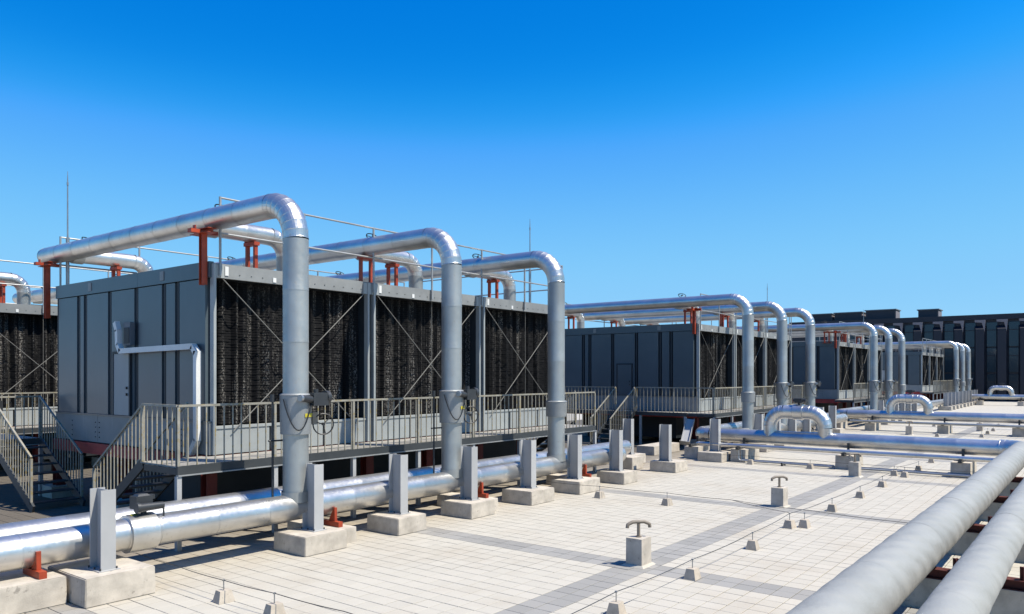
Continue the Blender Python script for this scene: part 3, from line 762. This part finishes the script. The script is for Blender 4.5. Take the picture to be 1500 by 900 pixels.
# ============================================================ right-hand cloth-wrapped pipes
def wrap_pipe(label, y, r, xa, xb):
    T = thing('wrapped_pipe', label, 'pipe', (xa, y, ZX), 'thick grey wrapped pipes at lower right')
    n = round((xb-xa)/2.6)
    for i in range(n):
        a, b = (xb-xa)*i/n, (xb-xa)*(i+1)/n
        m = MB(); pts = []; rs = []
        K = 14
        for j in range(K+1):
            t = j/K; pts.append((a+(b-a)*t, 0, .004*math.sin(9*(a+(b-a)*t)))); rs.append(r*(1+.006*math.sin(3.1*(a+(b-a)*t))+(random.uniform(-.004,.004) if 0 < j < K else 0)))
        rs[0] = r+.0008; rs[-1] = r
        m.tube(pts, rs, 40, False); part('wrap_section', m, M['wrap'], T, 60)
    return T
wrap_pipe('thicker left one of the two grey wrapped pipes at lower right', 2.0, .305, -2.0, 27.8)
wrap_pipe('thinner right one of the two grey wrapped pipes at lower right', 1.16, .25, -2.0, 60)
ords = ['nearest', 'second', 'third', 'fourth', 'fifth', 'sixth', 'seventh', 'eighth', 'ninth', 'tenth']
for i, x in enumerate((4.2, 8.06, 11.9, 15.8, 19.8, 23.8)):
    block(f'{ords[i]} concrete beam under the two thick wrapped pipes', x+.25, 1.5, .75, 2.2, .42, 'concrete_beam', 'concrete block', 'beams under the wrapped pipes')
    T = thing('pipe_bracket', f'{ords[i]} dark red support frame under the two thick wrapped pipes', 'bracket', (x, 0, .42), 'red frames under the wrapped pipes')
    m = MB(); m.box(-.09,.09,.55,2.42,0,.012); m.box(-.09,.09,.55,2.42,.12,.132); m.box(-.006,.006,.55,2.42,.0125,.1195); part('crossbeam', m, M['red_brown'], T)
    for y in (2.36, 1.60, 1.46, .84):
        m = MB(); m.box(-.012,.012,y-.045,y+.045,.133,.50 if y > 2.3 else .30); m.box(-.06,.06,y-.006,y+.006,.133,.42 if y > 2.3 else .30); part('side_plate', m, M['red_brown'], T)
    part('cross_strip', MB().box(.16,.30,.6,2.4,.001,.03), M['concrete'], T)

# ============================================================ plinths with steel posts (front)
def steel_post(label, x, y, z0, z1, lean=None, group='grey steel posts in front of the long pipe'):
    T = thing('steel_post', label, 'steel post', (x, y, z0), group)
    m = MB(); hbeam(m, 0, 0, 0.002, z1-z0, .21, .35, .018); b = part('h_section', m, M['steel'], T)
    part('base_plate', MB().box(-.15,.15,-.22,.22,0.0015,.014), M['steel'], T)
    mb = MB()
    for sx in (-.115, .115):
        for sy in (-.18, 0, .18): mb.tube([(sx, sy, .014), (sx, sy, .045)], .012, 6)
    part('anchor_bolts', mb, M['act'], T)
    if lean: T.rotation_euler = lean
    return T
def plinth(label, x0, x1, y0, y1, h, ledge=False, group='concrete plinths along the long pipe'):
    T = thing('concrete_plinth', label, 'concrete plinth', (x0, y0, 0), group)
    m = MB(); m.frustum(0, x1-x0, 0, y1-y0, .001, h, .008)
    me = m.mesh('plinth_body', M['concrete'], None); bm = bmesh.new(); bm.from_mesh(me)
    bmesh.ops.bevel(bm, geom=[e for e in bm.edges], offset=.012, segments=2, affect='EDGES'); 
    bmesh.ops.subdivide_edges(bm, edges=[e for e in bm.edges if e.calc_length() > .3], cuts=3, use_grid_fill=True)
    for v in bm.verts: v.co += Vector((random.uniform(-1,1), random.uniform(-1,1), random.uniform(-1,1)*(.4 if v.co.z > .1 else 0)))*.0022
    bm.to_mesh(me); bm.free(); link('plinth_body', me, T)
    if ledge: part('side_ledge', MB().frustum(x1-x0+.001, x1-x0+.46, .28, y1-y0+.9, .001, h-.05, .008), M['concrete'], T)
    return T
rel = [('first', 4.74, 5.73, .40, 5.17), ('second', 8.45, 9.40, .34, 9.0), ('third', 10.69, 11.50, .34, 11.17), ('fourth', 12.91, 13.75, .34, 13.40),
       ('fifth', 15.16, 16.17, .34, 15.7), ('sixth', 17.33, 18.39, .34, 17.85), ('seventh', 19.72, 20.55, .34, 20.12), ('eighth', 23.1, 24.03, .34, 23.38), ('ninth', 26.9, 27.9, .34, 27.5)]
for nme, a, b, hh, px in rel:
    idx = [r_[0] for r_ in rel].index(nme)
    plinth(f'{nme} concrete plinth from the left in the front row, carrying a steel post', a, b, 11.12 if idx else 11.04, 12.06 if idx else 12.3, hh, nme in ('second', 'fourth', 'sixth'))
    steel_post(f'{nme} grey H-section steel post from the left in the front row', px, 11.62 if idx else 11.48, hh, 1.555)
plinth('concrete plinth at the left edge holding an orange pipe foot', 3.75, 4.70, 11.5, 13.3, .39)
def foot(label, x, z):
    T = thing('saddle_support', label, 'support', (x, 11.78, z), 'orange feet holding the long pipe')
    part('base_bar', MB().box(-.05,.05,-.20,.36,.001,.10), M['red'], T)
    m = MB(); m.add([(-.03,-.06,.101),(.03,-.06,.101),(.03,.12,.101),(-.03,.12,.101),(-.03,-.055,.36),(.03,-.055,.36),(.03,-.02,.36),(-.03,-.02,.36)], [(0,3,2,1),(4,5,6,7),(0,1,5,4),(1,2,6,5),(2,3,7,6),(3,0,4,7)])
    part('upright_fin', m, M['red'], T); return T
foot('orange pipe foot on the plinth at the left edge', 4.42, .39)
foot('orange pipe foot beside the second post', 9.62, .29); foot('orange pipe foot beside the fourth post', 14.02, .29); foot('dark orange pipe foot beside the sixth post', 18.62, .29)
# posts of the farther groups
for g, xo in ((2, 31.85), (3, 54.15), (4, 89.0)):
    gl = {2: 'middle', 3: 'third', 4: 'farthest'}[g]
    for i, dx in enumerate((.2, 2.4, 4.6, 6.8, 9.0, 11.3) if g != 4 else (-9, -6.8, -4.6, -2.4, .2, 2.4, 4.6, 6.8, 9.0, 11.3)):
        x = xo+dx
        plinth(f'{ords[i]} plinth counted from the near end in front of the {gl} tower', x-.45, x+.5, 11.12, 12.2, .34)
        steel_post(f'{ords[i]} steel post counted from the near end in front of the {gl} tower', x, 11.62, .34, 1.56)
# odd things behind the header end
plinth('concrete block with a lone post behind the end of the front pipe', 24.2, 25.2, 13.3, 14.2, .34)
steel_post('lone steel post behind the gap between the first two pipe runs', 24.6, 13.7, .34, 1.62)
plinth('square concrete block left of the lone post', 22.9, 23.7, 12.6, 13.3, .42)
plinth('low concrete block under the leaning steel section', 27.6, 29.9, 14.2, 15.0, .36)
steel_post('leaning grey steel section resting against the middle tower base', 30.4, 14.2, .30, 1.55, (R(8), R(38), R(20)), 'loose steel')
steel_post('short steel post at the left edge behind the long pipes', 4.75, 16.3, .0, 1.56)

# ============================================================ vents
def make_vent(label, loc):
    T = thing('roof_vent', label, 'roof vent', loc, 'roof vents on the grey strip')
    m = MB(); m.frustum(-.17,.17,-.15,.15,.001,.47,.004); part('concrete_stub', m, M['concrete'], T)
    m = MB(); m.frustum(-.23,.23,-.21,.21,.0012,.035,.04); part('mortar_skirt', m, M['tile'], T)
    m = MB(); m.tube([(0,0,.47),(0,0,.70)], .028, 12); m.tube([(0,0,.472),(0,0,.49)], .05, 12); part('stem', m, M['rust'], T, 50)
    m = MB(); pts = [(-.16*fy-.0, .16*fx, 0)]
    pts = []
    for s_ in (-1.0, -.97, -.82, -.5, 0, .5, .82, .97, 1.0):
        z = .725 - (.0 if abs(s_) < .6 else (abs(s_)-.6)*.12) - (.05 if abs(s_) == 1.0 else 0)
        pts.append((.20*s_*.75, -.20*s_*.66, z))
    m.tube(pts, .030, 12); part('vent_outlet', m, M['rust'], T, 50)
    return T
v0 = make_vent('nearest roof vent, concrete stub with bent T pipe beside the strip crossing', (11.56, 6.24, 0))
for lb, x, y in (('second roof vent behind the nearest one on the grey strip', 18.80, 6.30), ('roof vent just before the first cross pipe', 25.75, 6.26), ('roof vent behind the first cross pipe', 45.6, 8.35), ('tiny roof vent far back near the right edge', 51.0, 5.7)):
    copy_tree(v0, (x, y, 0), lb)

# ============================================================ lightning conductor blocks and cable
def make_cone(label, loc):
    T = thing('anchor_block', label, 'anchor block', loc, 'small concrete blocks carrying the earthing wire')
    m = MB(); m.frustum(-.12,.12,-.10,.10,.001,.165,.035); part('block', m, M['conc_small'], T)
    m = MB(); m.tube([(0,0,.165),(0,0,.30)], .008, 6); m.cbox(0,0,.30,.03,.03,.02); part('clip_rod', m, M['galv'], T, 50); return T
c0 = make_cone('small concrete block with thin rod where the wire meets the grey cross strip', (11.30, 5.15, 0))
cones = [('at the bottom centre-right edge of the picture', 8.99, 5.19), ('second along the wire beyond the cross strip', 13.9, 5.15), ('in front of the second vent, next to its twin', 16.3, 5.25), ('paler one of the pair in front of the second vent', 16.55, 5.02),
 ('third beyond the pair along the wire', 18.9, 5.10), ('fourth beyond the pair along the wire', 21.42, 5.08), ('fifth beyond the pair along the wire', 23.9, 5.07), ('left of the pair before the first cross pipe', 26.8, 5.34), ('right of the pair before the first cross pipe', 26.6, 5.0),
 ('alone on the tiles between the seventh post and the second vent', 17.30, 8.55), ('close to the seventh plinth', 17.25, 10.45), ('at lower left near the first plinth', 6.10, 9.87), ('at the bottom edge, right of the one near the first plinth', 6.15, 8.75),
 ('below the arch of the first cross pipe', 27.0, 8.0), ('below the left part of the first cross pipe', 27.05, 10.1), ('first behind the cross pipe at right', 45.1, 6.95), ('just behind the cross pipe near the right', 46.0, 5.06), ('second behind the cross pipe', 48.9, 5.1), ('third behind the cross pipe', 51.5, 5.1), ('far small one behind the cross pipe', 56.4, 5.3), ('far one left of the distant vent', 54.0, 8.5), ('under the first cross pipe seen below it', 28.7, 4.97), ('just behind the first cross pipe', 31.6, 5.06)]
for lb, x, y in cones:
    c_ = copy_tree(c0, (x, y, 0), 'small concrete wire block ' + lb); c_.rotation_euler = (0,0,random.uniform(-.15,.15))
def wire(label, pts):
    P2 = []
    for a, b in zip(pts[:-1], pts[1:]):
        a, b = Vector(a), Vector(b)
        for i in range(6):
            t = i/6; p_ = a+(b-a)*t; p_.z -= .022*math.sin(math.pi*t)*((b-a).length/2.4); P2.append(p_)
    P2.append(Vector(pts[-1])); T = part('earthing_wire', MB().tube(P2, .0055, 6), M['act'], None, 60)
    tag(T, label, 'wire', 'earthing wires'); return T
wire('thin earthing wire running away along the grey strip', [(4.0,5.12,.30),(6.6,5.15,.30),(8.99,5.19,.3),(11.3,5.15,.3),(13.9,5.15,.3),(16.3,5.25,.3),(18.9,5.10,.3),(21.42,5.08,.3),(23.9,5.07,.3),(26.7,5.2,.3),(28.7,4.97,.3)])
wire('thin earthing wire crossing the tiles at lower left', [(6.2,12.6,.28),(6.12,11.2,.30),(6.10,9.87,.30),(6.15,8.75,.3),(6.2,7.4,.3),(6.2,5.2,.3)])
wire('earthing wire crossing behind the second vent', [(17.2,12.4,.3),(17.25,10.45,.3),(17.30,8.55,.3),(17.25,6.9,.3),(16.4,5.3,.3)])
wire('earthing wire crossing in front of the first cross pipe', [(27.0,12.0,.3),(27.05,10.1,.3),(27.0,8.0,.3),(26.8,5.34,.3),(26.7,3.0,.3)])
wire('earthing wire ending at the wrapped pipe', [(17.25,6.9,.3),(17.2,5.0,.25),(17.3,2.6,.2)])

# ============================================================ dark building far behind
BX = 112.0
B = thing('office_building', 'long dark building with tall windows behind the far end of the roof', 'building', (BX, 0, 0))
part('wall', MB().box(.0, 20, -70, 36.0, -8, 10.55), M['facade'], B)
part('parapet', MB().box(-.35, -.002, -70, 36.0, 10.1, 10.75), M['facade'], B)
y = 33.3; wi = 0
wm = MB().box(-.12, -.003, -.62, .62, 0, 3.0).mesh('window', M['glass']); fmsh = MB().add([(-.02,-.7,-8),(-.9,-.45,-8),(-.9,.45,-8),(-.02,.7,-8),(-.02,-.7,9.4),(-.9,-.45,8.9),(-.9,.45,8.9),(-.02,.7,9.4)],[(0,3,2,1),(4,5,6,7),(0,1,5,4),(1,2,6,5),(2,3,7,6),(3,0,4,7)]).mesh('fin', M['facade'])
mul = MB().box(-.15, -.121, -.64, .64, 0, .10).mesh('mullion', M['facade'])
sunlit_notch_m = MB().add([(-.02,-.7,9.45),(-.95,-.5,10.08),(-.95,.55,10.08),(-.02,.72,9.45),(-.95,.55,9.9),(-.95,.3,8.6)],[(0,3,2,1),(1,2,5)])
sunlit_notch_m = MB().add([(-.97,.55,10.05),(-.97,-.62,10.05),(-.97,-.50,8.6),(-.97,-.22,9.70),(-.97,.55,9.78),(-.92,.55,10.05),(-.92,-.62,10.05),(-.92,-.50,8.6),(-.92,-.22,9.70),(-.92,.55,9.78)],
     [(0,1,2,3,4),(9,8,7,6,5),(0,5,6,1),(1,6,7,2),(2,7,8,3),(3,8,9,4),(4,9,5,0)]).mesh('sunlit_notch', M['cap'])  # sunlit triangle at each fin top, modelled as a thin pale plate
while y > -14:
    for z in (6.75, 3.55, .3):
        w = link('window', wm, B, (0, y-1.15, z)); link('mullion', mul, w, (0, 0, 2.0))
    link('fin', fmsh, B, (0, y, 0)); link('sunlit_notch', sunlit_notch_m, B, (0, y, 0))
    y -= 2.32
for lb, a, b, zt in (('leftmost', 30.9, 34.0, 12.05), ('second', 26.9, 30.4, 12.1), ('third', 22.6, 26.3, 12.25), ('smallest right-hand', 17.5, 19.8, 12.0)):
    T = thing('rooftop_unit', f'{lb} dark plant box on the roof of the far building', 'rooftop unit', (BX+2, (a+b)/2, 10.552), 'plant boxes on the far building')
    hb = (b-a)/2; part('housing', MB().box(0, 3, -hb, hb, 0, zt-10.75), M['plant'], T); part('lid', MB().box(-.12, 3.1, -hb-.15, hb+.15, zt-10.749, zt-10.62), M['sign'], T)
    part('side_grille', MB().box(.2, 2.8, -hb-.06, -hb-.002, .15, zt-10.9), M['cap'], T)
# scattered small gravel-like debris along the plinths
